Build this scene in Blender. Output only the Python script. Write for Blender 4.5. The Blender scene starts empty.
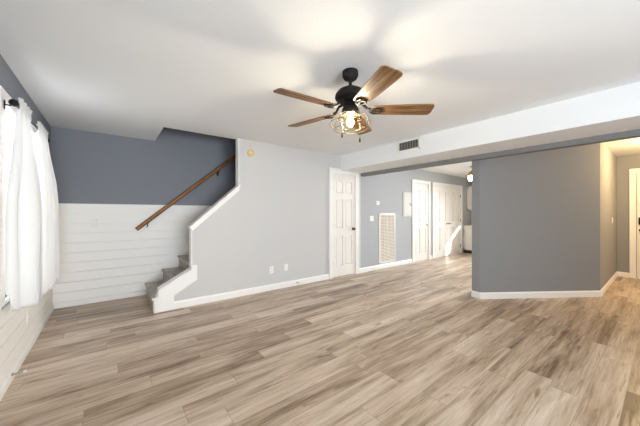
import bpy, bmesh, math, random
from mathutils import Vector, Matrix, Euler
random.seed(7)
R = math.radians
SC = bpy.context.scene
COL = SC.collection

# ------------------------------------------------------------ camera, world, light
CAM_H = 1.286
cam_d = bpy.data.cameras.new('camera'); cam = bpy.data.objects.new('camera', cam_d); COL.objects.link(cam)
cam_d.sensor_width = 36.0; cam_d.lens = 36.0*269.7/640.0; cam_d.clip_start = .02
cam.location = (0, 0, CAM_H); cam.rotation_euler = (R(90), 0, R(-37.85))
SC.camera = cam
SC.view_settings.view_transform = 'Standard'; SC.view_settings.look = 'None'
SC.view_settings.gamma = 1.0; SC.view_settings.use_curve_mapping = False
SC.view_settings.exposure = 0.24
SC.cycles.use_denoising = True
SC.cycles.max_bounces = 10; SC.cycles.diffuse_bounces = 6; SC.cycles.transparent_max_bounces = 16
SC.cycles.caustics_reflective = False; SC.cycles.caustics_refractive = False
SC.cycles.sample_clamp_indirect = 4.0

W = bpy.data.worlds.new('daylight'); SC.world = W; W.use_nodes = True
W.node_tree.nodes['Background'].inputs[0].default_value = (.86, .93, 1.0, 1)
W.node_tree.nodes['Background'].inputs[1].default_value = 2.2

def area(name, loc, aim, sx, sy, watts, col, spread=180):
    d = bpy.data.lights.new(name, 'AREA'); d.shape = 'RECTANGLE'; d.size = sx; d.size_y = sy
    d.energy = watts; d.color = col; d.spread = R(spread)
    o = bpy.data.objects.new(name, d); COL.objects.link(o); o.location = loc
    o.rotation_euler = (Vector(aim) - Vector(loc)).to_track_quat('-Z', 'Y').to_euler()
    return o
def lamp(name, loc, watts, col, rad=.05):
    d = bpy.data.lights.new(name, 'POINT'); d.energy = watts; d.color = col; d.shadow_soft_size = rad
    o = bpy.data.objects.new(name, d); COL.objects.link(o); o.location = loc
    return o
# added fill lights at the rear and in the kitchen, daylight of the curtained window
area('rear_fill_light', (.60, -3.10, 1.20), (1.0, 3.0, 3.7), 2.4, 1.4, 195, (.79, .895, 1.0), 150)  # fill light added behind the camera to brighten the living room
area('left_window_daylight', (-.80, 3.54, 1.38), (2.0, 3.4, .6), 1.08, 1.42, 17, (.94, .97, 1.0))
area('kitchen_daylight_fill', (9.45, 1.85, 1.6), (6.2, 2.3, .0), 1.7, .8, 80, (.92, .96, 1.0), 110)  # fill added on the room side of the unseen kitchen window
lamp('dining_fill_light', (5.45, 1.80, 2.28), 31, (1.0, .97, .92), .10)  # fill added out of sight behind the partition, no fixture there
lamp('hall_ceiling_lamp', (6.7, -.25, 2.30), 112, (1.0, .70, .35), .09)
sun_d = bpy.data.lights.new('sun', 'SUN'); sun_d.energy = 9; sun_d.angle = R(.5); sun_d.color = (1, .96, .88)
sun = bpy.data.objects.new('sun', sun_d); COL.objects.link(sun); sun.location = (14, -6, 6)
sun.rotation_euler = Vector((-.56, 1, -.37)).to_track_quat('-Z', 'Y').to_euler()
FAN_WATTS = 18

# ------------------------------------------------------------ materials
def srgb(*c):
    return tuple(((v/255)/12.92 if v/255 <= .04045 else ((v/255+.055)/1.055)**2.4) for v in c) + (1,)
def mat(name, col, rough=.5, metal=0.0, bump=0.0, bscale=120, mottled=0.0, spec=.5):
    m = bpy.data.materials.new(name); m.use_nodes = True
    nt = m.node_tree; b = nt.nodes['Principled BSDF']
    b.inputs['Base Color'].default_value = col; b.inputs['Roughness'].default_value = rough
    b.inputs['Metallic'].default_value = metal; b.inputs['Specular IOR Level'].default_value = spec
    tc = nt.nodes.new('ShaderNodeTexCoord')
    if bump:
        n = nt.nodes.new('ShaderNodeTexNoise'); n.inputs['Scale'].default_value = bscale; n.inputs['Detail'].default_value = 4
        nt.links.new(tc.outputs['Object'], n.inputs['Vector'])
        bp = nt.nodes.new('ShaderNodeBump'); bp.inputs['Strength'].default_value = bump; bp.inputs['Distance'].default_value = .004
        nt.links.new(n.outputs['Fac'], bp.inputs['Height']); nt.links.new(bp.outputs['Normal'], b.inputs['Normal'])
    if mottled:
        n2 = nt.nodes.new('ShaderNodeTexNoise'); n2.inputs['Scale'].default_value = 3; n2.inputs['Detail'].default_value = 5
        nt.links.new(tc.outputs['Object'], n2.inputs['Vector'])
        mx = nt.nodes.new('ShaderNodeMixRGB'); mx.blend_type = 'MULTIPLY'; mx.inputs[0].default_value = mottled
        mx.inputs[1].default_value = col; nt.links.new(n2.outputs['Color'], mx.inputs[2])
        nt.links.new(mx.outputs[0], b.inputs['Base Color'])
    return m

def wood(name, c_dark, c_mid, c_light, axis=0, rough=.45, stretch=12, scale=3.0):
    m = bpy.data.materials.new(name); m.use_nodes = True
    nt = m.node_tree; b = nt.nodes['Principled BSDF']; b.inputs['Roughness'].default_value = rough
    tc = nt.nodes.new('ShaderNodeTexCoord'); mp = nt.nodes.new('ShaderNodeMapping')
    s = [scale*stretch]*3; s[axis] = scale; mp.inputs['Scale'].default_value = s
    nt.links.new(tc.outputs['Object'], mp.inputs['Vector'])
    n = nt.nodes.new('ShaderNodeTexNoise'); n.inputs['Scale'].default_value = 1; n.inputs['Detail'].default_value = 6; n.inputs['Distortion'].default_value = .6
    nt.links.new(mp.outputs[0], n.inputs['Vector'])
    r = nt.nodes.new('ShaderNodeValToRGB'); e = r.color_ramp.elements
    e[0].position = .3; e[0].color = c_dark; e[1].position = .72; e[1].color = c_light
    k = e.new(.5); k.color = c_mid
    nt.links.new(n.outputs['Fac'], r.inputs[0]); nt.links.new(r.outputs[0], b.inputs['Base Color'])
    bp = nt.nodes.new('ShaderNodeBump'); bp.inputs['Strength'].default_value = .15; bp.inputs['Distance'].default_value = .002
    nt.links.new(n.outputs['Fac'], bp.inputs['Height']); nt.links.new(bp.outputs['Normal'], b.inputs['Normal'])
    return m

def plank_floor(name, width=.18, length=1.22, tint=1.0):
    m = bpy.data.materials.new(name); m.use_nodes = True
    nt = m.node_tree; L = nt.links; N = nt.nodes.new; b = nt.nodes['Principled BSDF']
    tc = N('ShaderNodeTexCoord')
    br = N('ShaderNodeTexBrick'); br.offset = 0; br.offset_frequency = 2; br.squash = 1
    br.inputs['Scale'].default_value = 1; br.inputs['Brick Width'].default_value = length; br.inputs['Row Height'].default_value = width
    br.inputs['Mortar Size'].default_value = .0016; br.inputs['Mortar Smooth'].default_value = .3; br.inputs['Bias'].default_value = 0
    br.inputs['Color1'].default_value = (0, 0, 0, 1); br.inputs['Color2'].default_value = (1, 1, 1, 1); br.inputs['Mortar'].default_value = (.5, .5, .5, 1)
    # every row of planks starts at its own random place
    sp = N('ShaderNodeSeparateXYZ'); L.new(tc.outputs['Object'], sp.inputs[0])
    rw = N('ShaderNodeMath'); rw.operation = 'DIVIDE'; rw.inputs[1].default_value = width; L.new(sp.outputs[1], rw.inputs[0])
    fl = N('ShaderNodeMath'); fl.operation = 'FLOOR'; L.new(rw.outputs[0], fl.inputs[0])
    wn = N('ShaderNodeTexWhiteNoise'); wn.noise_dimensions = '1D'; L.new(fl.outputs[0], wn.inputs['W'])
    ma = N('ShaderNodeMath'); ma.operation = 'MULTIPLY_ADD'; ma.inputs[1].default_value = length; L.new(wn.outputs['Value'], ma.inputs[0]); L.new(sp.outputs[0], ma.inputs[2])
    cb2 = N('ShaderNodeCombineXYZ'); L.new(ma.outputs[0], cb2.inputs[0]); L.new(sp.outputs[1], cb2.inputs[1])
    sh = N('ShaderNodeVectorMath'); sh.operation = 'ADD'; sh.inputs[1].default_value = (length*20, width*20, 0); L.new(cb2.outputs[0], sh.inputs[0])
    L.new(sh.outputs[0], br.inputs['Vector'])
    # per plank offset pushes the grain of each plank to its own place
    sep = N('ShaderNodeSeparateXYZ'); L.new(tc.outputs['Object'], sep.inputs[0])
    off = N('ShaderNodeMath'); off.operation = 'MULTIPLY'; off.inputs[1].default_value = 37; L.new(br.outputs['Color'], off.inputs[0])
    cz = N('ShaderNodeCombineXYZ'); L.new(sep.outputs[0], cz.inputs[0]); L.new(sep.outputs[1], cz.inputs[1]); L.new(off.outputs[0], cz.inputs[2])
    def noise(sx, sy, detail, dist):
        mp = N('ShaderNodeMapping'); mp.inputs['Scale'].default_value = (sx, sy, 1); L.new(cz.outputs[0], mp.inputs['Vector'])
        n = N('ShaderNodeTexNoise'); n.inputs['Scale'].default_value = 1; n.inputs['Detail'].default_value = detail; n.inputs['Distortion'].default_value = dist
        n.inputs['Roughness'].default_value = .62
        L.new(mp.outputs[0], n.inputs['Vector']); return n
    fine = noise(2.8, 62, 5, .3); broad = noise(1.0, 9.5, 4, .55); knot = noise(3.0, 12, 2, .5)
    def mth(op, a, bb):
        q = N('ShaderNodeMath'); q.operation = op
        for i, v in enumerate((a, bb)):
            if isinstance(v, (int, float)): q.inputs[i].default_value = v
            else: L.new(v, q.inputs[i])
        return q.outputs[0]
    v = mth('ADD', mth('MULTIPLY', fine.outputs['Fac'], .40), mth('MULTIPLY', broad.outputs['Fac'], .80))
    v = mth('ADD', v, mth('MULTIPLY', br.outputs['Color'], .20))
    r = N('ShaderNodeValToRGB'); e = r.color_ramp.elements
    e[0].position = .48; e[0].color = srgb(104, 84, 66)
    e[1].position = .94; e[1].color = srgb(216, 201, 184)
    k = e.new(.62); k.color = srgb(160, 139, 117)
    k = e.new(.76); k.color = srgb(192, 173, 153)
    L.new(v, r.inputs[0])
    kr = N('ShaderNodeValToRGB'); ke = kr.color_ramp.elements
    ke[0].position = .24; ke[0].color = (.58, .46, .37, 1); ke[1].position = .38; ke[1].color = (1, 1, 1, 1)
    L.new(knot.outputs['Fac'], kr.inputs[0])
    mx = N('ShaderNodeMixRGB'); mx.blend_type = 'MULTIPLY'; mx.inputs[0].default_value = 1.0
    L.new(r.outputs[0], mx.inputs[1]); L.new(kr.outputs[0], mx.inputs[2])
    crack = noise(2.6, 42, 3, .8); cr = N('ShaderNodeValToRGB'); ce = cr.color_ramp.elements
    ce[0].position = .30; ce[0].color = (.55, .47, .40, 1); ce[1].position = .42; ce[1].color = (1, 1, 1, 1); L.new(crack.outputs['Fac'], cr.inputs[0])
    m2 = N('ShaderNodeMixRGB'); m2.blend_type = 'MULTIPLY'; m2.inputs[0].default_value = .75; L.new(mx.outputs[0], m2.inputs[1]); L.new(cr.outputs[0], m2.inputs[2]); mx = m2
    mo = N('ShaderNodeMixRGB'); mo.inputs[2].default_value = srgb(92, 76, 62); L.new(mth('MULTIPLY', br.outputs['Fac'], .5), mo.inputs[0]); L.new(mx.outputs[0], mo.inputs[1])
    L.new(mo.outputs[0], b.inputs['Base Color'])
    rr = N('ShaderNodeMapRange'); rr.inputs[3].default_value = .28; rr.inputs[4].default_value = .44; L.new(fine.outputs['Fac'], rr.inputs[0]); L.new(rr.outputs[0], b.inputs['Roughness'])
    b.inputs['Specular IOR Level'].default_value = .5
    bp = N('ShaderNodeBump'); bp.inputs['Strength'].default_value = .12; bp.inputs['Distance'].default_value = .002
    L.new(mth('SUBTRACT', fine.outputs['Fac'], mth('MULTIPLY', br.outputs['Fac'], 1.5)), bp.inputs['Height']); L.new(bp.outputs['Normal'], b.inputs['Normal'])
    return m

def glass(name, tint=(1, 1, 1, 1), refl=.12):
    m = bpy.data.materials.new(name); m.use_nodes = True; nt = m.node_tree; nt.nodes.clear()
    o = nt.nodes.new('ShaderNodeOutputMaterial'); mx = nt.nodes.new('ShaderNodeMixShader')
    t = nt.nodes.new('ShaderNodeBsdfTransparent'); t.inputs[0].default_value = tint
    g = nt.nodes.new('ShaderNodeBsdfGlossy'); g.inputs['Roughness'].default_value = .05
    fw = nt.nodes.new('ShaderNodeLayerWeight'); fw.inputs[0].default_value = .5
    pw = nt.nodes.new('ShaderNodeMath'); pw.operation = 'POWER'; pw.inputs[1].default_value = 5; nt.links.new(fw.outputs['Facing'], pw.inputs[0])
    fr = nt.nodes.new('ShaderNodeMath'); fr.operation = 'MULTIPLY_ADD'; fr.inputs[1].default_value = refl*5; fr.inputs[2].default_value = refl*.4; nt.links.new(pw.outputs[0], fr.inputs[0])
    nt.links.new(fr.outputs[0], mx.inputs[0]); nt.links.new(t.outputs[0], mx.inputs[1]); nt.links.new(g.outputs[0], mx.inputs[2])
    nt.links.new(mx.outputs[0], o.inputs[0]); return m
def emit(name, col, s):
    m = bpy.data.materials.new(name); m.use_nodes = True; nt = m.node_tree; nt.nodes.clear()
    o = nt.nodes.new('ShaderNodeOutputMaterial'); e = nt.nodes.new('ShaderNodeEmission')
    e.inputs[0].default_value = col; e.inputs[1].default_value = s; nt.links.new(e.outputs[0], o.inputs[0]); return m
def sheer(name):
    m = bpy.data.materials.new(name); m.use_nodes = True; nt = m.node_tree; nt.nodes.clear(); N = nt.nodes.new; L = nt.links
    o = N('ShaderNodeOutputMaterial'); d = N('ShaderNodeBsdfDiffuse'); d.inputs[0].default_value = (.84, .83, .81, 1)
    t = N('ShaderNodeBsdfTranslucent'); t.inputs[0].default_value = (.82, .83, .85, 1)
    a = N('ShaderNodeMixShader'); a.inputs[0].default_value = .14; L.new(d.outputs[0], a.inputs[1]); L.new(t.outputs[0], a.inputs[2])
    p = N('ShaderNodeBsdfTransparent'); mx = N('ShaderNodeMixShader'); mx.inputs[0].default_value = .12
    L.new(a.outputs[0], mx.inputs[1]); L.new(p.outputs[0], mx.inputs[2]); L.new(mx.outputs[0], o.inputs[0])
    tc = N('ShaderNodeTexCoord'); n = N('ShaderNodeTexNoise'); n.inputs['Scale'].default_value = 400; L.new(tc.outputs['Object'], n.inputs['Vector'])
    bp = N('ShaderNodeBump'); bp.inputs['Strength'].default_value = .1; L.new(n.outputs['Fac'], bp.inputs['Height']); L.new(bp.outputs[0], d.inputs['Normal'])
    return m

M = {}
M['floor'] = plank_floor('grey_oak_plank_floor')
M['ceiling'] = mat('ceiling_paint', srgb(237, 239, 240), .9, bump=.35, bscale=70, spec=.2)
M['dark_grey'] = mat('slate_grey_wall_paint', srgb(133, 136, 143), .75, bump=.12, bscale=90, spec=.3)
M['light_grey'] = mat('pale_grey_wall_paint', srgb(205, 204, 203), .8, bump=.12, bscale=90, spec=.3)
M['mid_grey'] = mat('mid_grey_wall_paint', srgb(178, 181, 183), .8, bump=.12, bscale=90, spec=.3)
M['header_grey'] = mat('grey_beam_paint', srgb(128, 129, 129), .75, bump=.12, bscale=90, spec=.3)
M['part_grey'] = mat('warm_grey_wall_paint', srgb(141, 141, 142), .75, bump=.12, bscale=90, spec=.3)
M['shiplap'] = mat('white_shiplap_paint', srgb(247, 244, 239), .5, bump=.05, bscale=60)
M['trim'] = mat('white_trim_paint', srgb(243, 241, 237), .4)
M['door'] = mat('white_door_paint', srgb(240, 236, 229), .42)
M['plastic'] = mat('white_plastic', srgb(240, 238, 232), .35)
M['yellowed'] = mat('yellowed_plastic', srgb(222, 196, 140), .4)
M['black_iron'] = mat('oil_rubbed_bronze', srgb(30, 26, 23), .7, metal=.0, mottled=.3, spec=.3)
M['black'] = mat('black_metal', srgb(26, 25, 26), .4, metal=.5)
M['dark_slot'] = mat('dark_slot', srgb(60, 58, 55), .8)
M['brass'] = mat('aged_brass', srgb(178, 142, 78), .32, metal=1.0)
M['brass_cage'] = mat('antique_brass_wire', srgb(74, 60, 32), .5, metal=.4)
M['knob_bronze'] = mat('dark_bronze', srgb(92, 76, 52), .35, metal=.9)
M['steel'] = mat('satin_steel', srgb(176, 174, 170), .35, metal=1.0)
M['louver'] = mat('grey_vent_metal', srgb(205, 205, 202), .5)
M['panel'] = mat('painted_steel_panel', srgb(196, 192, 183), .5)
M['stair'] = wood('grey_stair_plank', srgb(126, 117, 109), srgb(164, 154, 145), srgb(194, 185, 176), axis=1, stretch=9, scale=4)
M['rail_wood'] = wood('stained_handrail_wood', srgb(104, 64, 28), srgb(142, 94, 46), srgb(168, 116, 62), axis=0)
M['blade'] = wood('rustic_blade_wood', srgb(66, 44, 26), srgb(116, 82, 48), srgb(160, 122, 78), axis=0, stretch=14, scale=2.6, rough=.55)
M['filter'] = mat('beige_filter', srgb(196, 180, 160), .8)
M['glass'] = glass('clear_pane', refl=.03)
M['jar'] = glass('seeded_lamp_glass', (1, .93, .78, 1), .05)
M['bulb'] = emit('glowing_bulb', (1, .92, .80, 1), FAN_WATTS/(math.pi*4*math.pi*.027**2))
M['globe'] = emit('glowing_globe', (1, .90, .72, 1), 26)
M['sheer'] = sheer('white_sheer_cotton')
M['cabinet'] = mat('white_cabinet_paint', srgb(240, 239, 235), .4)
M['counter'] = mat('pale_stone_counter', srgb(222, 216, 206), .3, mottled=.25)
M['tile'] = mat('cream_tile', srgb(228, 222, 208), .3, mottled=.2)
M['shade'] = mat('white_blind_fabric', srgb(235, 233, 228), .8)
M['rubber'] = mat('white_rubber', srgb(232, 228, 220), .6)

# ------------------------------------------------------------ mesh helpers
class MB:
    def __init__(s): s.bm = bmesh.new()
    def box(s, a, b, bev=0.0, mtx=None):
        lo = [min(a[i], b[i]) for i in range(3)]; hi = [max(a[i], b[i]) for i in range(3)]
        r = bmesh.ops.create_cube(s.bm, size=1.0); vs = r['verts']
        for v in vs:
            v.co = Vector([(lo[i]+hi[i])/2 + v.co[i]*(hi[i]-lo[i]) for i in range(3)])
        if bev > 0:
            es = list({e for v in vs for e in v.link_edges})
            rb = bmesh.ops.bevel(s.bm, geom=es, offset=bev, segments=2, affect='EDGES', profile=.6)
            vs = list({v for f in rb['faces'] for v in f.verts} | {v for v in vs if v.is_valid})
        if mtx is not None:
            for v in vs: v.co = mtx @ v.co
        return s
    def prism(s, pts, axis, lo, hi, bev=0.0):
        """polygon pts in the two other axes, extruded along axis"""
        def P(p, k):
            q = list(p); q.insert(axis, k); return q
        a = [s.bm.verts.new(P(p, lo)) for p in pts]; b = [s.bm.verts.new(P(p, hi)) for p in pts]
        n = len(pts); fs = [s.bm.faces.new(a), s.bm.faces.new(b[::-1])]
        for i in range(n): fs.append(s.bm.faces.new((a[i], b[i], b[(i+1) % n], a[(i+1) % n])))
        bmesh.ops.recalc_face_normals(s.bm, faces=fs)
        if bev:
            bmesh.ops.bevel(s.bm, geom=list({e for f in fs for e in f.edges}), offset=bev, segments=2, affect='EDGES', profile=.6)
        return s
    def lathe(s, prof, seg=32, mtx=None, cap=True):
        """prof = [(r, z)...] about Z"""
        rings = []
        for r, z in prof:
            rings.append([s.bm.verts.new((r*math.cos(2*math.pi*k/seg), r*math.sin(2*math.pi*k/seg), z)) for k in range(seg)])
        fs = []
        for i in range(len(rings)-1):
            for k in range(seg):
                fs.append(s.bm.faces.new((rings[i][k], rings[i][(k+1) % seg], rings[i+1][(k+1) % seg], rings[i+1][k])))
        if cap:
            for rg in (rings[0], rings[-1]): fs.append(s.bm.faces.new(rg))
        bmesh.ops.recalc_face_normals(s.bm, faces=fs)
        if mtx is not None:
            for rg in rings:
                for v in rg: v.co = mtx @ v.co
        return s
    def tube(s, pts, r, seg=8, closed=False):
        pts = [Vector(p) for p in pts]; n = len(pts); rings = []; up = None
        for i, p in enumerate(pts):
            if closed: t = pts[(i+1) % n] - pts[i-1]
            else: t = pts[min(i+1, n-1)] - pts[max(i-1, 0)]
            t.normalize()
            if up is None:
                up = Vector((0, 0, 1)) if abs(t.z) < .9 else Vector((1, 0, 0))
            u = t.cross(up); 
            if u.length < 1e-5: u = t.cross(Vector((0, 1, 0)))
            u.normalize(); w = u.cross(t).normalized(); up = w
            rr = r[i] if isinstance(r, (list, tuple)) else r
            rings.append([s.bm.verts.new(p + rr*(math.cos(2*math.pi*k/seg)*u + math.sin(2*math.pi*k/seg)*w)) for k in range(seg)])
        fs = []
        m = n if closed else n-1
        for i in range(m):
            a, b = rings[i], rings[(i+1) % n]
            for k in range(seg): fs.append(s.bm.faces.new((a[k], a[(k+1) % seg], b[(k+1) % seg], b[k])))
        if not closed:
            fs.append(s.bm.faces.new(rings[0])); fs.append(s.bm.faces.new(rings[-1]))
        bmesh.ops.recalc_face_normals(s.bm, faces=fs)
        return s
    def sphere(s, c, r, sx=1, sy=1, sz=1, u=20, v=12):
        q = bmesh.ops.create_uvsphere(s.bm, u_segments=u, v_segments=v, radius=r)
        for w in q['verts']: w.co = Vector((w.co.x*sx, w.co.y*sy, w.co.z*sz)) + Vector(c)
        return s
    def build(s, name, m, parent=None, smooth=False, loc=None):
        me = bpy.data.meshes.new(name); s.bm.to_mesh(me); s.bm.free()
        me.materials.append(M[m])
        if smooth:
            for p in me.polygons: p.use_smooth = True
            try: me.set_sharp_from_angle(angle=R(38))
            except Exception: pass
        o = bpy.data.objects.new(name, me); COL.objects.link(o)
        if parent is not None: o.parent = parent
        if loc is not None: o.location = loc
        return o

def tag(o, label, cat, group=None, kind=None):
    o['label'] = label; o['category'] = cat
    if group: o['group'] = group
    if kind: o['kind'] = kind
    return o
def thing(name, label, cat, loc=(0, 0, 0), rz=0.0, group=None, kind=None):
    o = bpy.data.objects.new(name, None); COL.objects.link(o); o.location = loc; o.rotation_euler = (0, 0, rz)
    o.empty_display_size = .1
    return tag(o, label, cat, group, kind)
def copy_tree(o, parent=None):
    c = o.copy(); COL.objects.link(c)
    if parent is not None: c.parent = parent
    for ch in list(o.children): copy_tree(ch, c)
    return c
def struct(mb, name, m, label, cat, smooth=False):
    return tag(mb.build(name, m, None, smooth), label, cat, kind='structure')
def wall_boxes(mb, axis, k0, k1, u0, u1, z0, z1, holes=()):
    """wall with rectangular holes [(ua,ub,za,zb)]; axis = the thin axis (0 = X, 1 = Y)"""
    us = sorted({u0, u1, *[h[0] for h in holes], *[h[1] for h in holes]})
    for a, b in zip(us[:-1], us[1:]):
        hs = sorted([(h[2], h[3]) for h in holes if h[0] <= a+1e-6 and h[1] >= b-1e-6])
        z = z0
        for za, zb in hs + [(z1, z1)]:
            if za > z + 1e-6:
                if axis == 0: mb.box((k0, a, z), (k1, b, za))
                else: mb.box((a, k0, z), (b, k1, za))
            z = max(z, zb)
    return mb

# ------------------------------------------------------------ the place's measures
XL, YB, YS, YR = -.63, 5.03, 4.05, -3.2          # left wall, stair back wall, stair/door wall, rear wall
ZC, TH = 2.44, .10
XS, XH0, XH1 = 3.67, 4.26, 4.37                   # soffit face, header
XK, XE = 9.6, 8.17                                # kitchen far wall, hall end wall
CAP = 1.416
OPEN_X = .565

# floor
struct(MB().box((XL-TH, YR-TH, -.08), (XK+TH, YB+TH, 0)), 'floor', 'floor', 'grey brown oak plank floor running through all the rooms', 'floor')
# ceiling with the stair opening cut out
mb = MB().box((XL-TH, YR-TH, ZC), (XK+TH, YS+TH, ZC+.12)); mb.box((XL-TH, YS+TH, ZC), (OPEN_X, YB+TH, ZC+.12))
struct(mb, 'ceiling', 'ceiling', 'white lightly textured ceiling with an opening above the stairs', 'ceiling')

# left wall with the window opening
WY0, WY1, WZ0, WZ1 = 2.99, 4.10, .64, 2.10
mb = wall_boxes(MB(), 0, XL-TH, XL, YR-TH, YB+TH, 0, ZC, [(WY0, WY1, WZ0, WZ1)])
struct(mb, 'wall_left', 'dark_grey', 'dark slate grey wall around the curtained window', 'wall')
# stair back wall, up through the opening
mb = MB().box((XL, YB, 0), (6.2, YB+TH, 5.0))
struct(mb, 'wall_back', 'dark_grey', 'dark slate grey wall behind the stairs and handrail', 'wall')
# stairwell upstairs
mb = MB().box((OPEN_X-TH, YS+TH, ZC+.12), (OPEN_X, YB, 5.0)); mb.box((OPEN_X-TH, YS, ZC+.12), (6.2, YS+TH, 5.0)); mb.box((6.1, YS+TH, 0), (6.2, YB, 5.0))
mb.box((OPEN_X-TH, YS, 5.0), (6.2, YB+TH, 5.1))
struct(mb, 'wall_stairwell', 'dark_grey', 'grey walls of the stairwell above the ceiling opening', 'wall')

# stair wall with half wall, doors cut out
D1 = (3.465, 4.09); D2 = (6.235, 6.93); D3 = (7.22, 8.83); DT = 2.075
half = [(.455, 0), (.455, .17), (.487, .285), (.895, .508), (.895, 1.095), (1.566, 1.692), (1.566, ZC), (3.3, ZC), (3.3, 0)]
mb = MB().prism([(x, z) for x, z in half], 1, YS, YS+TH)
wall_boxes(mb, 1, YS, YS+TH, 3.3, XH0, 0, ZC, [(D1[0], D1[1], 0, DT)])
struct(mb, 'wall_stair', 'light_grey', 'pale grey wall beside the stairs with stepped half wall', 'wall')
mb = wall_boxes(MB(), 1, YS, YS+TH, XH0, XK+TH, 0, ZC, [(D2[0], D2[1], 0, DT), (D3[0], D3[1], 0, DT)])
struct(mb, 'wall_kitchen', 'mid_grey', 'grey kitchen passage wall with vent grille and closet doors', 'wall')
# back of the closets
mb = MB().box((3.3, YS+.6, 0), (6.1, YS+.62, DT+.1)) if False else None

# soffit + header
struct(MB().box((XS, YR, 2.143), (XH0, YS, ZC)), 'soffit', 'ceiling', 'white boxed soffit crossing the room below the ceiling', 'soffit')
struct(MB().box((XH0, YR, 2.078), (XH1, YS, ZC)), 'header_beam', 'header_grey', 'grey painted header beam along the back of the white soffit', 'beam')

# angled partition + hall wall
A = (4.385, 1.730); B = (5.954, .632); C = (4.395, 1.845)
mb = MB().prism([A, B, (XE+.05, .632), (XE+.05, .75), (5.99, .75), C], 2, 0, ZC)
struct(mb, 'wall_partition', 'part_grey', 'warm grey angled partition wall between kitchen and entry hall', 'wall')
mb = MB().box((XE+.05, .65, 0), (XK, .75, ZC)); 
wall_boxes(mb, 0, XK, XK+TH, .55, YS+TH, 0, ZC, [(.85, 2.75, 1.05, 2.0)])
struct(mb, 'wall_far', 'mid_grey', 'grey far kitchen wall behind the white cabinets', 'wall')
D4 = (-.535, .375)
mb = wall_boxes(MB(), 0, XE, XE+.12, YR, .632, 0, ZC, [(D4[0], D4[1], 0, DT)])
struct(mb, 'wall_hall', 'part_grey', 'grey end wall of the hall around the entry door', 'wall')
# rear wall behind the viewer with a window opening added for the fill light
mb = wall_boxes(MB(), 1, YR-TH, YR, XL-TH, XE+.12, 0, ZC, [(-.60, 2.20, .5, 2.1)])
struct(mb, 'wall_rear', 'dark_grey', 'slate grey rear wall with an added blind covered window', 'wall')
struct(MB().box((-.60, YR-.06, .5), (2.20, YR-.04, 2.1)), 'added_rear_window', 'shade', 'added white blind panel in the unseen rear window opening', 'window')  # solid panel added to account for the rear fill light

# shiplap wainscot
def shiplap(name, label, axis, k_wall, sgn, u0, u1, hole=None):
    mb = MB(); p = .133; n = int(CAP/p)+1
    def bd(a, b, z0, z1):
        k0, k1 = k_wall, k_wall+sgn*.024
        if axis == 0: mb.box((k0, a, z0), (k1, b, z1), .0015)
        else: mb.box((a, k0, z0), (b, k1, z1), .0015)
    for i in range(n):
        z1 = CAP-.012-i*p; z0 = max(z1-p+(.009 if axis else .006), .012)
        if z1 < .02: continue
        if hole and z1 > hole[2] and z0 < hole[3]:
            bd(u0, hole[0], z0, z1); bd(hole[1], u1, z0, z1)
            if z0 < hole[2]: bd(hole[0], hole[1], z0, hole[2])
        else: bd(u0, u1, z0, z1)
    # backing between the boards and the slim cap
    def raw(a, b, z0, z1, d):
        if axis == 0: mb.box((k_wall, a, z0), (k_wall+sgn*d, b, z1))
        else: mb.box((a, k_wall, z0), (b, k_wall+sgn*d, z1))
    if hole:
        raw(u0, hole[0], CAP-.012, CAP, .026); raw(hole[1], u1, CAP-.012, CAP, .026)
        raw(u0, hole[0], 0, CAP-.01, .002); raw(hole[1], u1, 0, CAP-.01, .002); raw(hole[0], hole[1], 0, hole[2], .002)
    else:
        raw(u0, u1, CAP-.012, CAP, .026); raw(u0, u1, 0, CAP-.01, .002)
    return struct(mb, name, 'shiplap', label, 'shiplap')
shiplap('trim_1', 'white shiplap boards on the back wall behind the stairs', 1, YB, -1, XL+.0245, 6.0)
shiplap('trim_2', 'white shiplap boards on the left wall below the curtained window', 0, XL, 1, YR, YB, (WY0-.10, WY1+.10, WZ0-.06, 3))

# baseboards
def base(name, label, segs, h=.10, d=.014):
    mb = MB()
    for (p, q, nx, ny) in segs:
        P, Q = Vector((*p, 0)), Vector((*q, 0)); nn = Vector((nx, ny, 0))
        prof = [(0, 0), (d, 0), (d, h*.78), (d*.55, h*.9), (d*.3, h), (0, h)]
        a = [mb.bm.verts.new(P + nn*u + Vector((0, 0, z))) for u, z in prof]; b = [mb.bm.verts.new(Q + nn*u + Vector((0, 0, z))) for u, z in prof]
        fs = [mb.bm.faces.new(a), mb.bm.faces.new(b[::-1])]
        for i in range(len(prof)): fs.append(mb.bm.faces.new((a[i], b[i], b[(i+1) % len(prof)], a[(i+1) % len(prof)])))
        bmesh.ops.recalc_face_normals(mb.bm, faces=fs)
    return struct(mb, name, 'trim', label, 'baseboard')
base('baseboard_stair', 'white baseboard under the pale grey stair wall', [((.672, YS), (3.362, YS), 0, -1)])
base('baseboard_kitchen', 'white baseboard along the kitchen passage wall below the grille', [((4.2, YS), (6.15, YS), 0, -1), ((7.015, YS), (7.13, YS), 0, -1)])
base('baseboard_left', 'low white baseboard at the foot of the left shiplap wall', [((XL+.024, YR), (XL+.024, YB-.025), 1, 0)], .07, .012)
ab = (Vector(B)-Vector(A)).normalized(); an = (-abs(ab.y), -abs(ab.x))
an = (ab.y, -ab.x)
base('baseboard_partition', 'white baseboard around the angled grey partition', [((A[0]-.012, A[1]-.006), B, an[0], an[1]), ((A[0], A[1]-.012), C, -1, 0), ((B[0]-.006, B[1]), (XE, .632), 0, -1)], .095)
base('baseboard_hall', 'white baseboard on the hall end wall beside the entry door', [((XE, .632), (XE, .458), -1, 0)], .095)

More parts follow.
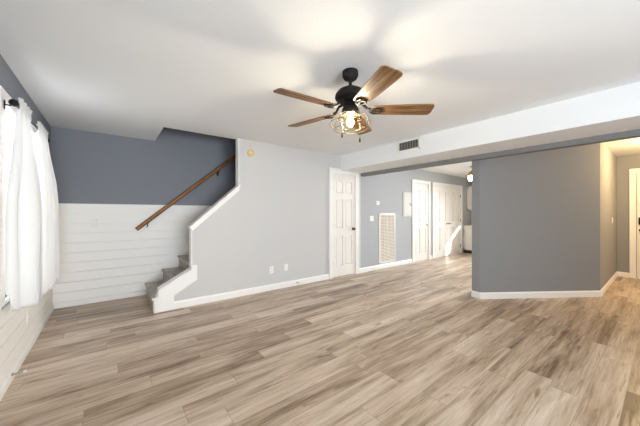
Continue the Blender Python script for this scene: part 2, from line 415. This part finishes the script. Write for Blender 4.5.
# ------------------------------------------------------------ stairs
st = thing('staircase', 'plank covered staircase climbing between the shiplap wall and half wall', 'stairs', (0, 0, 0))
RISE, RUN, X0 = .193, .2275, .446
for k in range(12):
    x = X0 + RUN*k; z = RISE*(k+1)
    y0, y1 = (YS+TH+.002, YB-.026)
    MB().box((x, y0, z-RISE), (x+.02, y1, z-.03), .001).build('riser', 'stair', st)
    MB().box((x-.024, y0, z-.03), (x+RUN+.02, y1, z), .006).build('tread', 'stair', st)
# skirt board + half wall trim
mb = MB()
pts = [(.450, 0), (.450, .168), (.487, .175), (.487, .290), (.893, .512), (.893, .56), (.958, .56), (.958, .352), (.672, .182), (.672, 0)]
mb.prism(pts, 1, YS-.016, YS)
mb.box((.418, YS-.03, .168), (.50, YS+.006, .195), .004)
mb.prism([(.487, .286), (.895, .508), (.895, .52), (.487, .298)], 1, YS-.016, YS+TH)
mb.prism([(.44, 0), (.455, 0), (.455, .168), (.44, .168)], 1, YS-.016, YS+TH)
struct(mb, 'trim_3', 'trim', 'white angled skirt board at the foot of the stairs', 'trim')
mb = MB()
mb.box((.883, YS-.008, .51), (.895, YS+TH+.008, 1.10))
mb.box((1.553, YS-.008, 1.69), (1.566, YS+TH+.008, ZC-.001))
# sloping cap: flat board plus a moulding below it
sl = (1.692-1.095)/(1.566-.895)
def capz(x, o): return 1.095 + (x-.895)*sl + o
mb.prism([(.865, capz(.865, -.005)), (1.575, capz(1.575, -.005)), (1.575, capz(1.575, .03)), (.865, capz(.865, .03))], 1, YS-.035, YS+TH+.03, .003)
mb.prism([(.885, capz(.885, -.06)), (1.566, capz(1.566, -.06)), (1.566, capz(1.566, -.004)), (.885, capz(.885, -.004))], 1, YS-.016, YS)
struct(mb, 'trim_4', 'trim', 'white sloping cap and edge trim on the half wall', 'trim')

# handrail
hr = thing('handrail', 'stained wooden handrail on dark brackets sloping up the back wall', 'handrail', (.31, YB-.085, 1.035))
dv = Vector((1.62, 0, 1.385)); ln = dv.length*1.28
ang = math.atan2(dv.z, dv.x)
mb = MB(); prof = []
for k in range(16):
    a = 2*math.pi*k/16; prof.append((.024*math.cos(a), .030*math.sin(a)))
o = mb.prism(prof, 0, 0, ln).build('rail', 'rail_wood', hr, True); o.rotation_euler = (0, -ang, 0)
for s in (.19, 1.62, 2.25):
    p = Vector((math.cos(ang)*s, 0, math.sin(ang)*s))
    mb = MB(); mb.tube([p+Vector((0, .0, -.028)), p+Vector((0, .005, -.06)), p+Vector((0, .04, -.085)), p+Vector((0, .083, -.09))], .008, 8)
    mb.box(p+Vector((-.018, .078, -.125)), p+Vector((.018, .084, -.055)), .003)
    mb.box(p+Vector((-.02, -.012, -.034)), p+Vector((.02, .012, -.026)), .002)
    mb.build('bracket', 'black', hr, True)

# ------------------------------------------------------------ doors
def six_panel(mb, x0, w, h, rows, cols=2, y=0.0, stile=.095, th=.035, rail=None):
    """panelled leaf; front at y (facing -Y). rows = [(z0,z1)...]"""
    mb.box((x0, y+.018, .008), (x0+w, y+th, h))
    gap = stile*.8
    pw = (w-2*stile-(cols-1)*gap)/cols
    xs = [x0+stile+i*(pw+gap) for i in range(cols)]
    mb.box((x0, y, .008), (x0+stile, y+.020, h), .004); mb.box((x0+w-stile, y, .008), (x0+w, y+.020, h), .004)
    for i in range(cols-1): mb.box((xs[i]+pw, y, .008), (xs[i]+pw+gap, y+.020, h), .004)
    zs = [.008]+[v for r in rows for v in r]+[h]
    for a, b in zip(zs[::2], zs[1::2]): mb.box((x0+stile*.9, y+.0004, a), (x0+w-stile*.9, y+.020, b), .004)
    for z0, z1 in rows:
        for xx in xs:
            i = min(.024, pw*.22)
            r = bmesh.ops.create_cube(mb.bm, size=1)
            for v in r['verts']:
                f = v.co.y < 0; d = i if f else i*.45
                v.co = Vector((xx+d if v.co.x < 0 else xx+pw-d, y+.005 if f else y+.0185, z0+d if v.co.z < 0 else z1-d))
    return mb
ROWS6 = [(.22, .82), (.98, 1.56), (1.68, 1.92)]
ROWS4 = [(.20, .86), (1.04, 1.90)]
def casing(x0, x1, top, w, d=.02):
    mb = MB()
    for a, b in ((x0-w, x0+.004), (x1-.004, x1+w)):
        mb.box((a, -d, 0), (b, 0, top+w), .004)
        mb.box((a if a < x0-.01 else b-.018, -d-.005, 0), (a+.018 if a < x0-.01 else b, -d+.002, top+w), .002)
    mb.box((x0, -d, top-.004), (x1, 0, top+w), .004)
    # jamb lining
    mb.box((x0, -.004, 0), (x0+.006, TH, top)); mb.box((x1-.006, -.004, 0), (x1, TH, top)); mb.box((x0, -.004, top-.006), (x1, TH, top))
    return mb
def knob(p, o):
    mt = Matrix.Translation(o) @ Matrix.Rotation(R(90), 4, 'X')
    MB().lathe([(.0, 0), (.030, 0), (.030, .006), (.012, .010), (.011, .03), (.024, .036), (.028, .048), (.022, .060), (0.0001, .063)], 20, mt, False).build('knob', 'knob_bronze', p, True)
def lever(p, o, s=-1):
    mb = MB(); mt = Matrix.Translation(o) @ Matrix.Rotation(R(90), 4, 'X')
    mb.lathe([(.0001, 0), (.028, 0), (.028, .008), (.010, .012), (.010, .045), (.0001, .047)], 18, mt, False)
    o = Vector(o); mb.tube([o+Vector((0, -.045, 0)), o+Vector((s*.03, -.05, .002)), o+Vector((s*.075, -.05, -.002)), o+Vector((s*.11, -.046, .0))], [.010, .009, .008, .007], 10)
    mb.build('lever_handle', 'brass', p, True)
def hinges(leaf, x, zs, m='steel'):
    for z in zs:
        MB().tube([(x, -.006, z-.045), (x, -.006, z+.045)], .006, 8).box((x-.010, -.002, z-.044), (x+.010, .001, z+.044)).build('hinge', m, leaf, True)

d1 = thing('door_1', 'white six panel door with brass knob at the end of the stair wall', 'door', (0, YS, 0), kind='structure')
casing(D1[0], D1[1], DT, .10).build('casing', 'trim', d1)
lf = six_panel(MB(), D1[0]+.008, D1[1]-D1[0]-.016, DT-.008, ROWS6, y=.004, stile=.085).build('leaf', 'door', d1)
knob(lf, (D1[1]-.065, .004, .955)); hinges(lf, D1[0]+.010, (.27, 1.03, 1.80), 'steel')

d2 = thing('door_2', 'narrow white panelled closet door between the electrical panel and double doors', 'door', (0, YS, 0), kind='structure')
casing(D2[0], D2[1], DT, .085).build('casing', 'trim', d2)
lf = six_panel(MB(), D2[0]+.008, D2[1]-D2[0]-.016, DT-.008, ROWS4, y=.004, stile=.10).build('leaf', 'door', d2)
lever(lf, (D2[1]-.065, .004, .97)); hinges(lf, D2[0]+.010, (.25, 1.05, 1.82))

d3 = thing('door_3', 'white double closet doors with a sunlit stripe beside the kitchen cabinets', 'door', (0, YS, 0), kind='structure')
casing(D3[0], D3[1], DT, .085).build('casing', 'trim', d3)
mid = (D3[0]+D3[1])/2
lf = six_panel(MB(), D3[0]+.008, mid-D3[0]-.011, DT-.008, ROWS4, y=.004, stile=.11).build('leaf', 'door', d3)
lever(lf, (mid-.06, .004, .97), -1); hinges(lf, D3[0]+.010, (.25, 1.05, 1.82))
lf = six_panel(MB(), mid+.003, D3[1]-mid-.011, DT-.008, ROWS4, y=.004, stile=.11).build('leaf', 'door', d3)
lever(lf, (mid+.06, .004, .97), 1); hinges(lf, D3[1]-.010, (.25, 1.05, 1.82), 'black')

# entry door faces -X: local x runs along -Y
d4 = thing('door_4', 'white entry door with black lock at the end of the hall', 'door', (XE, D4[1], 0), R(-90), kind='structure')
w4 = D4[1]-D4[0]
casing(0, w4, DT, .085).build('casing', 'trim', d4)
lf = six_panel(MB(), .008, w4-.016, DT-.008, ROWS6, y=.012, stile=.11).build('leaf', 'door', d4)
mb = MB().box((.035, -.012, 1.06), (.095, .012, 1.20), .006)
mb.build('keypad_lock', 'black', lf, True)
mb = MB(); mt = Matrix.Translation((.065, .012, .95)) @ Matrix.Rotation(R(90), 4, 'X')
mb.lathe([(.0001, 0), (.030, 0), (.030, .008), (.011, .012), (.011, .05), (.0001, .052)], 18, mt, False).tube([(.065, -.035, .95), (.10, -.04, .95), (.17, -.036, .95)], [.010, .009, .008], 10)
mb.build('lever_handle', 'black', lf, True)
MB().box((.002, -.004, .01), (.010, .010, DT-.01)).build('weather_strip', 'dark_slot', d4)

# ------------------------------------------------------------ window, rod and curtains
wn = thing('window_1', 'white framed window behind the sheer white curtains', 'window', (XL, (WY0+WY1)/2, 0), kind='structure')
hw = (WY1-WY0)/2
mb = MB()
mb.box((0, -hw-.095, WZ0-.005), (.018, -hw+.004, WZ1+.09), .003); mb.box((0, hw-.004, WZ0-.005), (.018, hw+.095, WZ1+.09), .003)
mb.box((0, -hw, WZ1-.004), (.018, hw, WZ1+.09), .003)
mb.box((-TH, -hw, WZ0), (.002, -hw+.006, WZ1)); mb.box((-TH, hw-.006, WZ0), (.002, hw, WZ1)); mb.box((-TH, -hw, WZ1-.006), (.002, hw, WZ1))
mb.build('casing', 'trim', wn)
MB().box((-TH, -hw-.095, WZ0-.03), (.020, hw+.095, WZ0), .003).build('sill', 'trim', wn)
zm = (WZ0+WZ1)/2
for (z0, z1, x) in ((WZ0, zm+.02, -.045), (zm-.02, WZ1-.006, -.075)):
    mb = MB(); f = .045
    mb.box((x-.014, -hw+.006, z0), (x+.014, -hw+f, z1), .003); mb.box((x-.014, hw-f, z0), (x+.014, hw-.006, z1), .003)
    mb.box((x-.014, -hw+.006, z0), (x+.014, hw-.006, z0+f), .003); mb.box((x-.014, -hw+.006, z1-f), (x+.014, hw-.006, z1), .003)
    sh = mb.build('sash', 'trim', wn)
    MB().box((x-.002, -hw+f, z0+f), (x+.002, hw-f, z1-f)).build('pane', 'glass', sh)

RX, RZ, RY0, RY1 = -.555, 2.088, 2.95, 4.17
rod = thing('curtain_rod', 'black curtain rod with round finials above the left window', 'curtain rod', (RX, RY0, RZ))
MB().tube([(0, 0, 0), (0, RY1-RY0, 0)], .0085, 10).build('rod', 'black', rod, True)
for yy in (-.03, RY1-RY0+.03):
    mb = MB(); mt = Matrix.Translation((0, yy, 0)) @ Matrix.Rotation(R(90), 4, 'X')
    prof = [(.0001, -.026)]
    for i in range(1, 12):
        a = math.pi*i/12; prof.append((.026*math.sin(a)*(1+.10*math.cos(6*a)), -.026*math.cos(a)))
    prof.append((.0001, .026)); mb.lathe(prof, 20, mt, False)
    for k in range(8):
        a = 2*math.pi*k/8; mb.sphere((.019*math.cos(a), yy, .019*math.sin(a)), .009, u=10, v=6)
    mb.build('finial', 'black', rod, True)
for yy in (.012, RY1-RY0-.03):
    mb = MB().tube([(0, yy, -.004), (-.03, yy, -.012), (XL+.02-RX, yy, -.012)], .005, 8)
    mb.box((XL+.0182-RX, yy-.012, -.045), (XL+.024-RX, yy+.012, .02), .002); mb.tube([(0, yy-.006, 0), (0, yy+.006, 0)], .013, 10)
    mb.build('bracket', 'black', rod, True)

def curtain(name, label, ya, yb, yb0, yb1, nf, zb, seed, depth=.068, ret=0):
    """a gathered rod-pocket panel: ya..yb on the rod, yb0..yb1 at the hem"""
    rnd = random.Random(seed); bm = bmesh.new(); NU, NV = nf*14, 46
    ph = [rnd.uniform(-.5, .5) for _ in range(nf+2)]; am = [rnd.uniform(.7, 1.15) for _ in range(nf+2)]
    zt = RZ+.055; rows = []
    for j in range(NV+1):
        v = j/NV; z = zt + (zb-zt)*v
        d = (zt-z)
        row = []
        for i in range(NU+1):
            u = i/NU; t = min(1, max(0, (d-.05)/.85)); tt = t*t*(3-2*t)
            y = (ya+(yb-ya)*u)*(1-tt) + (yb0+(yb1-yb0)*u)*tt
            k = u*nf; i0 = int(k); a = am[i0]*(1-(k-i0)) + am[i0+1]*(k-i0)
            w = math.sin(2*math.pi*k + ph[0] + .5*math.sin(3*v+ph[1]))
            env = min(1, .35+1.1*min(1, d/.9))
            if abs(z-RZ) < .028: x = RX + .0125 + .006*(1+w)
            elif z > RZ: x = RX + .012 + .022*w
            else: x = RX + depth*env*a*w + .050*tt - (ret*(1-min(1, u*nf/1.0))**1.0)*tt
            x = max(x, XL+.024 if z > WZ0+.02 else XL+.05)
            zz = z + (.010*math.sin(4*math.pi*k*.5+1) if j == 0 else 0)
            row.append(bm.verts.new((x, y + .012*math.sin(2*math.pi*k*2+ph[2])*tt, zz)))
        rows.append(row)
    for j in range(NV):
        for i in range(NU): bm.faces.new((rows[j][i], rows[j][i+1], rows[j+1][i+1], rows[j+1][i]))
    mb = MB(); mb.bm.free(); mb.bm = bm
    o = mb.build(name, 'sheer', None, True)
    md = o.modifiers.new('thickness', 'SOLIDIFY'); md.thickness = .0012
    return tag(o, label, 'curtain', 'white sheer curtains on the black rod')
curtain('curtain', 'sheer white curtain panel at the nearer end of the rod', 2.985, 3.36, 2.96, 3.31, 4, .555, 3, .055, .11)
curtain('curtain', 'sheer white curtain panel closer to the shiplap corner', 3.64, 4.13, 3.40, 4.21, 5, .555, 9)

# ------------------------------------------------------------ ceiling fan
FX, FY = 1.545, 1.585
fan = thing('ceiling_fan', 'black ceiling fan with five wooden blades and caged lit lamp', 'ceiling fan', (FX, FY, ZC))
MB().lathe([(.0001, 0), (.062, 0), (.064, -.010), (.064, -.040), (.052, -.062), (.026, -.078), (.020, -.082), (.0001, -.082)], 32, None, False).build('canopy', 'black_iron', fan, True)
MB().lathe([(.0001, -.08), (.0135, -.08), (.0135, -.135), (.024, -.140), (.026, -.150), (.0001, -.150)], 20, None, False).build('downrod', 'black_iron', fan, True)
MB().lathe([(.0001, -.128), (.030, -.130), (.062, -.140), (.098, -.160), (.120, -.188), (.126, -.212), (.120, -.226), (.098, -.232), (.092, -.250), (.070, -.258), (.0001, -.258)], 40, None, False).build('motor_housing', 'black_iron', fan, True)
MB().lathe([(.0001, -.256), (.058, -.256), (.062, -.270), (.056, -.296), (.066, -.304), (.070, -.322), (.066, -.334), (.0001, -.334)], 32, None, False).build('switch_housing', 'black_iron', fan, True)
BZ = -.318
def blade_mesh():
    out = [(.175, .048), (.20, .056), (.30, .064), (.45, .070), (.57, .0735), (.632, .0735), (.648, .068), (.656, .055), (.660, .035)]
    pts = [(x, w) for x, w in out] + [(x, -w) for x, w in out[::-1]]
    mb = MB().prism(pts, 2, -.004, .004, .0015); return mb
def iron_mesh():
    mb = MB()
    mb.tube([(.070, 0, .058), (.105, 0, .052), (.138, 0, .014), (.165, 0, .010)], [.013, .011, .011, .010], 10)
    # scrolled fork under the blade
    for s in (-1, 1):
        mb.tube([(.150, 0, -.009), (.170, s*.022, -.009), (.195, s*.036, -.009), (.225, s*.034, -.009), (.243, s*.020, -.009), (.236, s*.008, -.009)], [.008, .008, .008, .007, .006, .006], 8)
        mb.sphere((.205, s*.036, -.010), .008, sz=.6, u=10, v=6)
    mb.tube([(.150, 0, .012), (.155, 0, -.009), (.250, 0, -.009)], [.010, .009, .006], 8)
    mb.sphere((.250, 0, -.010), .009, sz=.6, u=10, v=6)
    return mb
bl0 = blade_mesh().build('blade', 'blade', fan, True); ir0 = iron_mesh().build('blade_iron', 'black_iron', bl0, True)
BASE = -2.0-37.85
for k in range(5):
    if k == 0: b = bl0
    else:
        b = bl0.copy(); COL.objects.link(b); b.parent = fan
        q = ir0.copy(); COL.objects.link(q); q.parent = b
    b.location = (0, 0, BZ)
    b.rotation_euler = (Matrix.Rotation(R(BASE+72*k), 4, 'Z') @ Matrix.Rotation(R(-12), 4, 'X')).to_euler()
# light kit: brass gallery, glass jar, bulb and wire cage
lk = MB().lathe([(.0001, -.332), (.060, -.332), (.068, -.338), (.068, -.356), (.062, -.360), (.0001, -.360)], 32, None, False).build('lamp_gallery', 'brass_cage', fan, True)
MB().lathe([(.058, -.358), (.064, -.372), (.066, -.400), (.064, -.440), (.052, -.462), (.028, -.472), (.0005, -.474)], 32, None, False).build('glass_jar', 'jar', fan, True)
mb = MB().sphere((0, 0, -.415), .027, sz=1.25, u=24, v=16)
mb.build('bulb', 'bulb', fan, True)
mb = MB()
prof = [(.072, -.338), (.104, -.354), (.146, -.388), (.166, -.424), (.160, -.450), (.130, -.472), (.088, -.488), (.050, -.494)]
for k in range(8):
    a = 2*math.pi*(k+.3)/8
    mb.tube([(r*math.cos(a), r*math.sin(a), z) for r, z in prof], .0019, 6)
for r, z in (prof[0], (.126, -.370), (.166, -.424), (.130, -.472), (.050, -.494)):
    mb.tube([(r*math.cos(2*math.pi*k/40), r*math.sin(2*math.pi*k/40), z) for k in range(40)], .0021, 6, True)
mb.build('wire_cage', 'brass_cage', fan, True)
for (rx, ry, zl) in ((-.062, -.02, -.545), (.062, -.05, -.590)):
    # offsets in the view of the room's long diagonal
    wx, wy = rx*.7896+ry*.6136, -rx*.6136+ry*.7896
    ch = MB().tube([(wx, wy, -.315), (wx*1.12, wy*1.12, -.33), (wx*1.12, wy*1.12, zl+.03)], .0014, 6).build('pull_chain', 'brass_cage', fan, True)
    MB().lathe([(.0001, zl+.034), (.004, zl+.032), (.0075, zl+.012), (.006, zl), (.0001, zl-.002)], 12, Matrix.Translation((wx*1.12, wy*1.12, 0)), False).build('fob', 'black', ch, True)

# ------------------------------------------------------------ wall fittings
# supply vent on the soffit (faces -X, long side along Y)
vt = thing('air_vent', 'white framed supply vent with dark slats high on the soffit', 'vent', (XS, 2.47, 2.342))
mb = MB(); a, b, f = .198, .088, .026
for (y0, z0, y1, z1) in ((-a, -b, a, -b+f), (-a, b-f, a, b), (-a, -b, -a+f, b), (a-f, -b, a, b)): mb.box((-.012, y0, z0), (0, y1, z1), .003)
mb.build('frame', 'plastic', vt)
MB().box((-.003, -a+f, -b+f), (-.0005, a-f, b-f)).build('duct_opening', 'dark_slot', vt)
mb = MB(); n = 12
for i in range(n):
    y = -a+f+(i+.5)*(2*a-2*f)/n
    mb.box((-.006, -.0014, -b+f), (.006, .0014, b-f), 0, Matrix.Translation((-.010, y, 0)) @ Matrix.Rotation(R(35), 4, 'Z'))
mb.build('slats', 'louver', vt)

# return air grille
gr = thing('return_air_grille', 'tall white slatted return air grille beside the light switch', 'grille', (5.15, YS, .70))
a, b, f = .30, .58, .04
mb = MB()
for (x0, z0, x1, z1) in ((-a, -b, a, -b+f), (-a, b-f, a, b), (-a, -b, -a+f, b), (a-f, -b, a, b)): mb.box((x0, -.014, z0), (x1, 0, z1), .003)
for k in (-1, 0, 1): mb.box((k*.13-.006, -.0125, -b+f), (k*.13+.006, -.002, b-f))
mb.build('frame', 'plastic', gr)
MB().box((-a+f, -.003, -b+f), (a-f, -.0005, b-f)).build('filter_opening', 'filter', gr)
mb = MB(); n = 32
for i in range(n):
    z = -b+f+(i+.5)*(2*b-2*f)/n
    mb.box((-a+f, -.007, -.0012), (a-f, .007, .0012), 0, Matrix.Translation((0, -.008, z)) @ Matrix.Rotation(R(38), 4, 'X'))
mb.build('slats', 'plastic', gr)

# electrical panel
ep = thing('electrical_panel', 'beige steel electrical panel set in the passage wall', 'electrical panel', (5.94, YS, 1.505))
MB().box((-.18, -.012, -.31), (.18, 0, .31), .003).build('trim_plate', 'panel', ep)
dd = MB().box((-.145, -.018, -.27), (.145, -.012, .27), .003).build('door', 'panel', ep)
MB().box((.105, -.024, -.03), (.128, -.017, .03), .003).build('latch', 'black', dd)
for z in (-.18, .18): MB().tube([(-.146, -.016, z-.03), (-.146, -.016, z+.03)], .005, 8).build('hinge', 'panel', dd, True)

# thermostat
tm = thing('thermostat', 'small white thermostat high on the passage wall above the switch', 'thermostat', (4.79, YS, 1.513))
MB().box((-.062, -.008, -.045), (.062, 0, .045), .004).build('base_plate', 'plastic', tm)
MB().box((-.054, -.028, -.038), (.054, -.007, .038), .008).build('cover', 'plastic', tm, True)
MB().box((-.026, -.0290, -.010), (.012, -.0275, .016)).build('screen', 'louver', tm)

# smoke detector
sd = thing('smoke_detector', 'yellowed round smoke detector high on the stair wall', 'smoke detector', (1.753, YS, 2.236))
mx = Matrix.Rotation(R(90), 4, 'X')
MB().lathe([(.0001, 0), (.062, 0), (.062, .008), (.0001, .008)], 32, mx, False).build('base_plate', 'yellowed', sd, True)
MB().lathe([(.0001, .0079), (.055, .008), (.054, .024), (.044, .034), (.024, .036), (.022, .032), (.0001, .032)], 32, mx, False).build('cover', 'yellowed', sd, True)
MB().lathe([(.0001, .030), (.008, .032), (.008, .036), (.0001, .037)], 12, mx, False).build('test_button', 'plastic', sd, True)

# outlets and switches: plate facing -Y in local space
def outlet(label, loc, rz, group=None):
    t = thing('wall_outlet', label, 'outlet', loc, rz, group)
    MB().box((-.036, -.006, -.058), (.036, 0, .058), .003).build('cover_plate', 'plastic', t)
    for z in (-.021, .021):
        r = MB().box((-.017, -.008, z-.014), (.017, -.005, z+.014), .003).build('receptacle', 'plastic', t)
        MB().box((-.008, -.0086, z-.003), (-.006, -.0078, z+.007)).box((.006, -.0086, z-.003), (.008, -.0078, z+.006)).box((-.002, -.0086, z-.010), (.002, -.0078, z-.006)).build('slots', 'dark_slot', r)
    return t
def switch(label, loc, rz, gang=1):
    t = thing('light_switch', label, 'light switch', loc, rz)
    w = .036 + .023*(gang-1)
    MB().box((-w, -.006, -.058), (w, 0, .058), .003).build('cover_plate', 'plastic', t)
    for g in range(gang):
        x = (g-(gang-1)/2)*.046
        MB().box((x-.005, -.016, -.002), (x+.005, -.005, .014), .002).build('toggle', 'plastic', t)
    return t
outlet('white outlet on the stair wall, the one closer to the stairs', (2.12, YS, .335), 0)
outlet('white outlet on the stair wall, the one closer to the door', (2.40, YS, .345), 0)
outlet('white outlet low on the left shiplap wall below the curtains', (XL+.024, 3.64, .325), R(90))
switch('white light switch on the back shiplap wall below its cap', (-.185, YB-.024, 1.137), 0, 1)
switch('white light switch on the passage wall beside the grille', (4.61, YS, 1.163), 0, 2)
switch('white light switch on the hall side of the partition', (7.44, .632, 1.15), 0)

# spring door stops
def stop(name, label, loc, rz):
    t = thing(name, label, 'door stop', loc, rz)
    pts = []
    for i in range(97):
        a = 2*math.pi*i/8; pts.append((.0075*math.cos(a), -.006-.058*i/96, .0075*math.sin(a)))
    mb = MB().tube(pts, .0016, 5); mb.lathe([(.0001, 0), (.014, 0), (.012, .006), (.0001, .007)], 14, Matrix.Rotation(R(90), 4, 'X'), False)
    mb.build('spring', 'steel', t, True)
    MB().lathe([(.0001, .060), (.009, .060), (.011, .068), (.009, .078), (.0001, .080)], 14, Matrix.Rotation(R(90), 4, 'X'), False).build('bumper', 'rubber', t, True)
stop('door_stop', 'spring door stop with white tip on the left baseboard', (XL+.036, 3.07, .052), R(90))
stop('door_stop', 'small spring door stop on the stair wall baseboard', (2.62, YS-.014, .05), 0)

# ------------------------------------------------------------ kitchen
XC = 9.0
cb = thing('base_cabinet', 'white lower kitchen cabinet beside the double doors', 'cabinet', (XC, YS-.002, 0))
def cabinet(root, y0, y1, z0, z1, depth, drawer, toe):
    MB().box((.02, y0, z0+toe), (depth, y1, z1)).build('body', 'cabinet', root)
    if toe: MB().box((.075, y0, 0), (depth, y1, toe)).build('toe_kick', 'dark_slot', root)
    n = max(1, round((y1-y0)/.45)); w = (y1-y0)/n
    for i in range(n):
        a, b = y0+i*w+.004, y0+(i+1)*w-.004; zt = z1-.005
        if drawer:
            dr = MB().box((0, a, zt-.14), (.02, b, zt), .003).build('drawer', 'cabinet', root)
            MB().tube([(.0, (a+b)/2-.05, zt-.07), (-.028, (a+b)/2-.05, zt-.07), (-.028, (a+b)/2+.05, zt-.07), (.0, (a+b)/2+.05, zt-.07)], .005, 8).build('handle', 'steel', dr, True)
            zt -= .148
        mb = MB(); zb = z0+toe+.004; s = .06
        mb.box((.006, a+s*.5, zb+s*.5), (.02, b-s*.5, zt-s*.5))
        for q in (((0, a, zb), (.02, a+s, zt)), ((0, b-s, zb), (.02, b, zt)), ((0, a, zb), (.02, b, zb+s)), ((0, a, zt-s), (.02, b, zt))): mb.box(*q, .002)
        dr = mb.build('door', 'cabinet', root)
        hz = zt-.12 if drawer else zb+.12
        MB().tube([(.0, a+.03, hz-.05), (-.028, a+.03, hz-.05), (-.028, a+.03, hz+.05), (.0, a+.03, hz+.05)], .005, 8).build('handle', 'steel', dr, True)
cabinet(cb, -1.35, 0, 0, .87, .598, True, .10)
ct = MB().box((XC-.025, YS-1.36, .87), (XK-.001, YS-.001, .905), .006).build('countertop', 'counter')
tag(ct, 'pale stone countertop on the white lower cabinet', 'countertop')
wc = thing('wall_cabinet', 'white upper kitchen cabinet above the tiled backsplash', 'cabinet', (XC+.27, YS-.002, 0))
cabinet(wc, -1.35, 0, 1.38, 2.17, .328, False, 0)
mb = MB(); 
for i in range(6):
    for j in range(18):
        o = (i % 2)*.04
        mb.box((XK-.008, max(YS-1.36, YS-1.36+j*.08-o)+.001, .905+i*.079+.001), (XK, min(YS-.002, YS-1.36+(j+1)*.08-o)-.001, .905+(i+1)*.079-.001))
struct(mb, 'trim_5', 'tile', 'cream tiled backsplash between the kitchen cabinets', 'backsplash')
wn3 = thing('added_kitchen_window', 'added unseen kitchen window with a lowered white blind', 'window', (XK, 1.8, 1.5), kind='structure')  # window added out of view to let in the sun stripe
MB().box((.03, -.95, -.04), (.036, .95, .5)).build('blind', 'shade', wn3)  # lower edge placed to narrow the sunlight to a stripe
mb = MB()
for q in (((.0, -.95, -.45), (.05, -.91, .5)), ((.0, .91, -.45), (.05, .95, .5)), ((.0, -.95, .46), (.05, .95, .5)), ((.0, -.95, -.45), (.05, .95, -.42))): mb.box(*q)
mb.build('frame', 'trim', wn3)

# kitchen ceiling light with a flared brass shade, half hidden by the partition
kl = thing('kitchen_pendant', 'brass shaded ceiling light glowing at the edge of the partition', 'ceiling light', (7.08, 2.96, ZC))
MB().lathe([(.0001, 0), (.06, 0), (.055, -.02), (.0001, -.025)], 24, None, False).build('canopy', 'brass', kl, True)
MB().tube([(0, 0, -.02), (0, 0, -.12)], .008, 8).build('stem', 'brass', kl, True)
MB().lathe([(.02, -.10), (.035, -.105), (.06, -.13), (.13, -.205), (.165, -.235), (.158, -.238), (.12, -.212), (.05, -.140), (.02, -.112)], 32, None, False).build('shade', 'brass', kl, True)
MB().lathe([(.0001, -.15), (.05, -.16), (.085, -.21), (.09, -.27), (.08, -.35), (.0001, -.36)], 24, None, False).build('glass_globe', 'globe', kl, True)
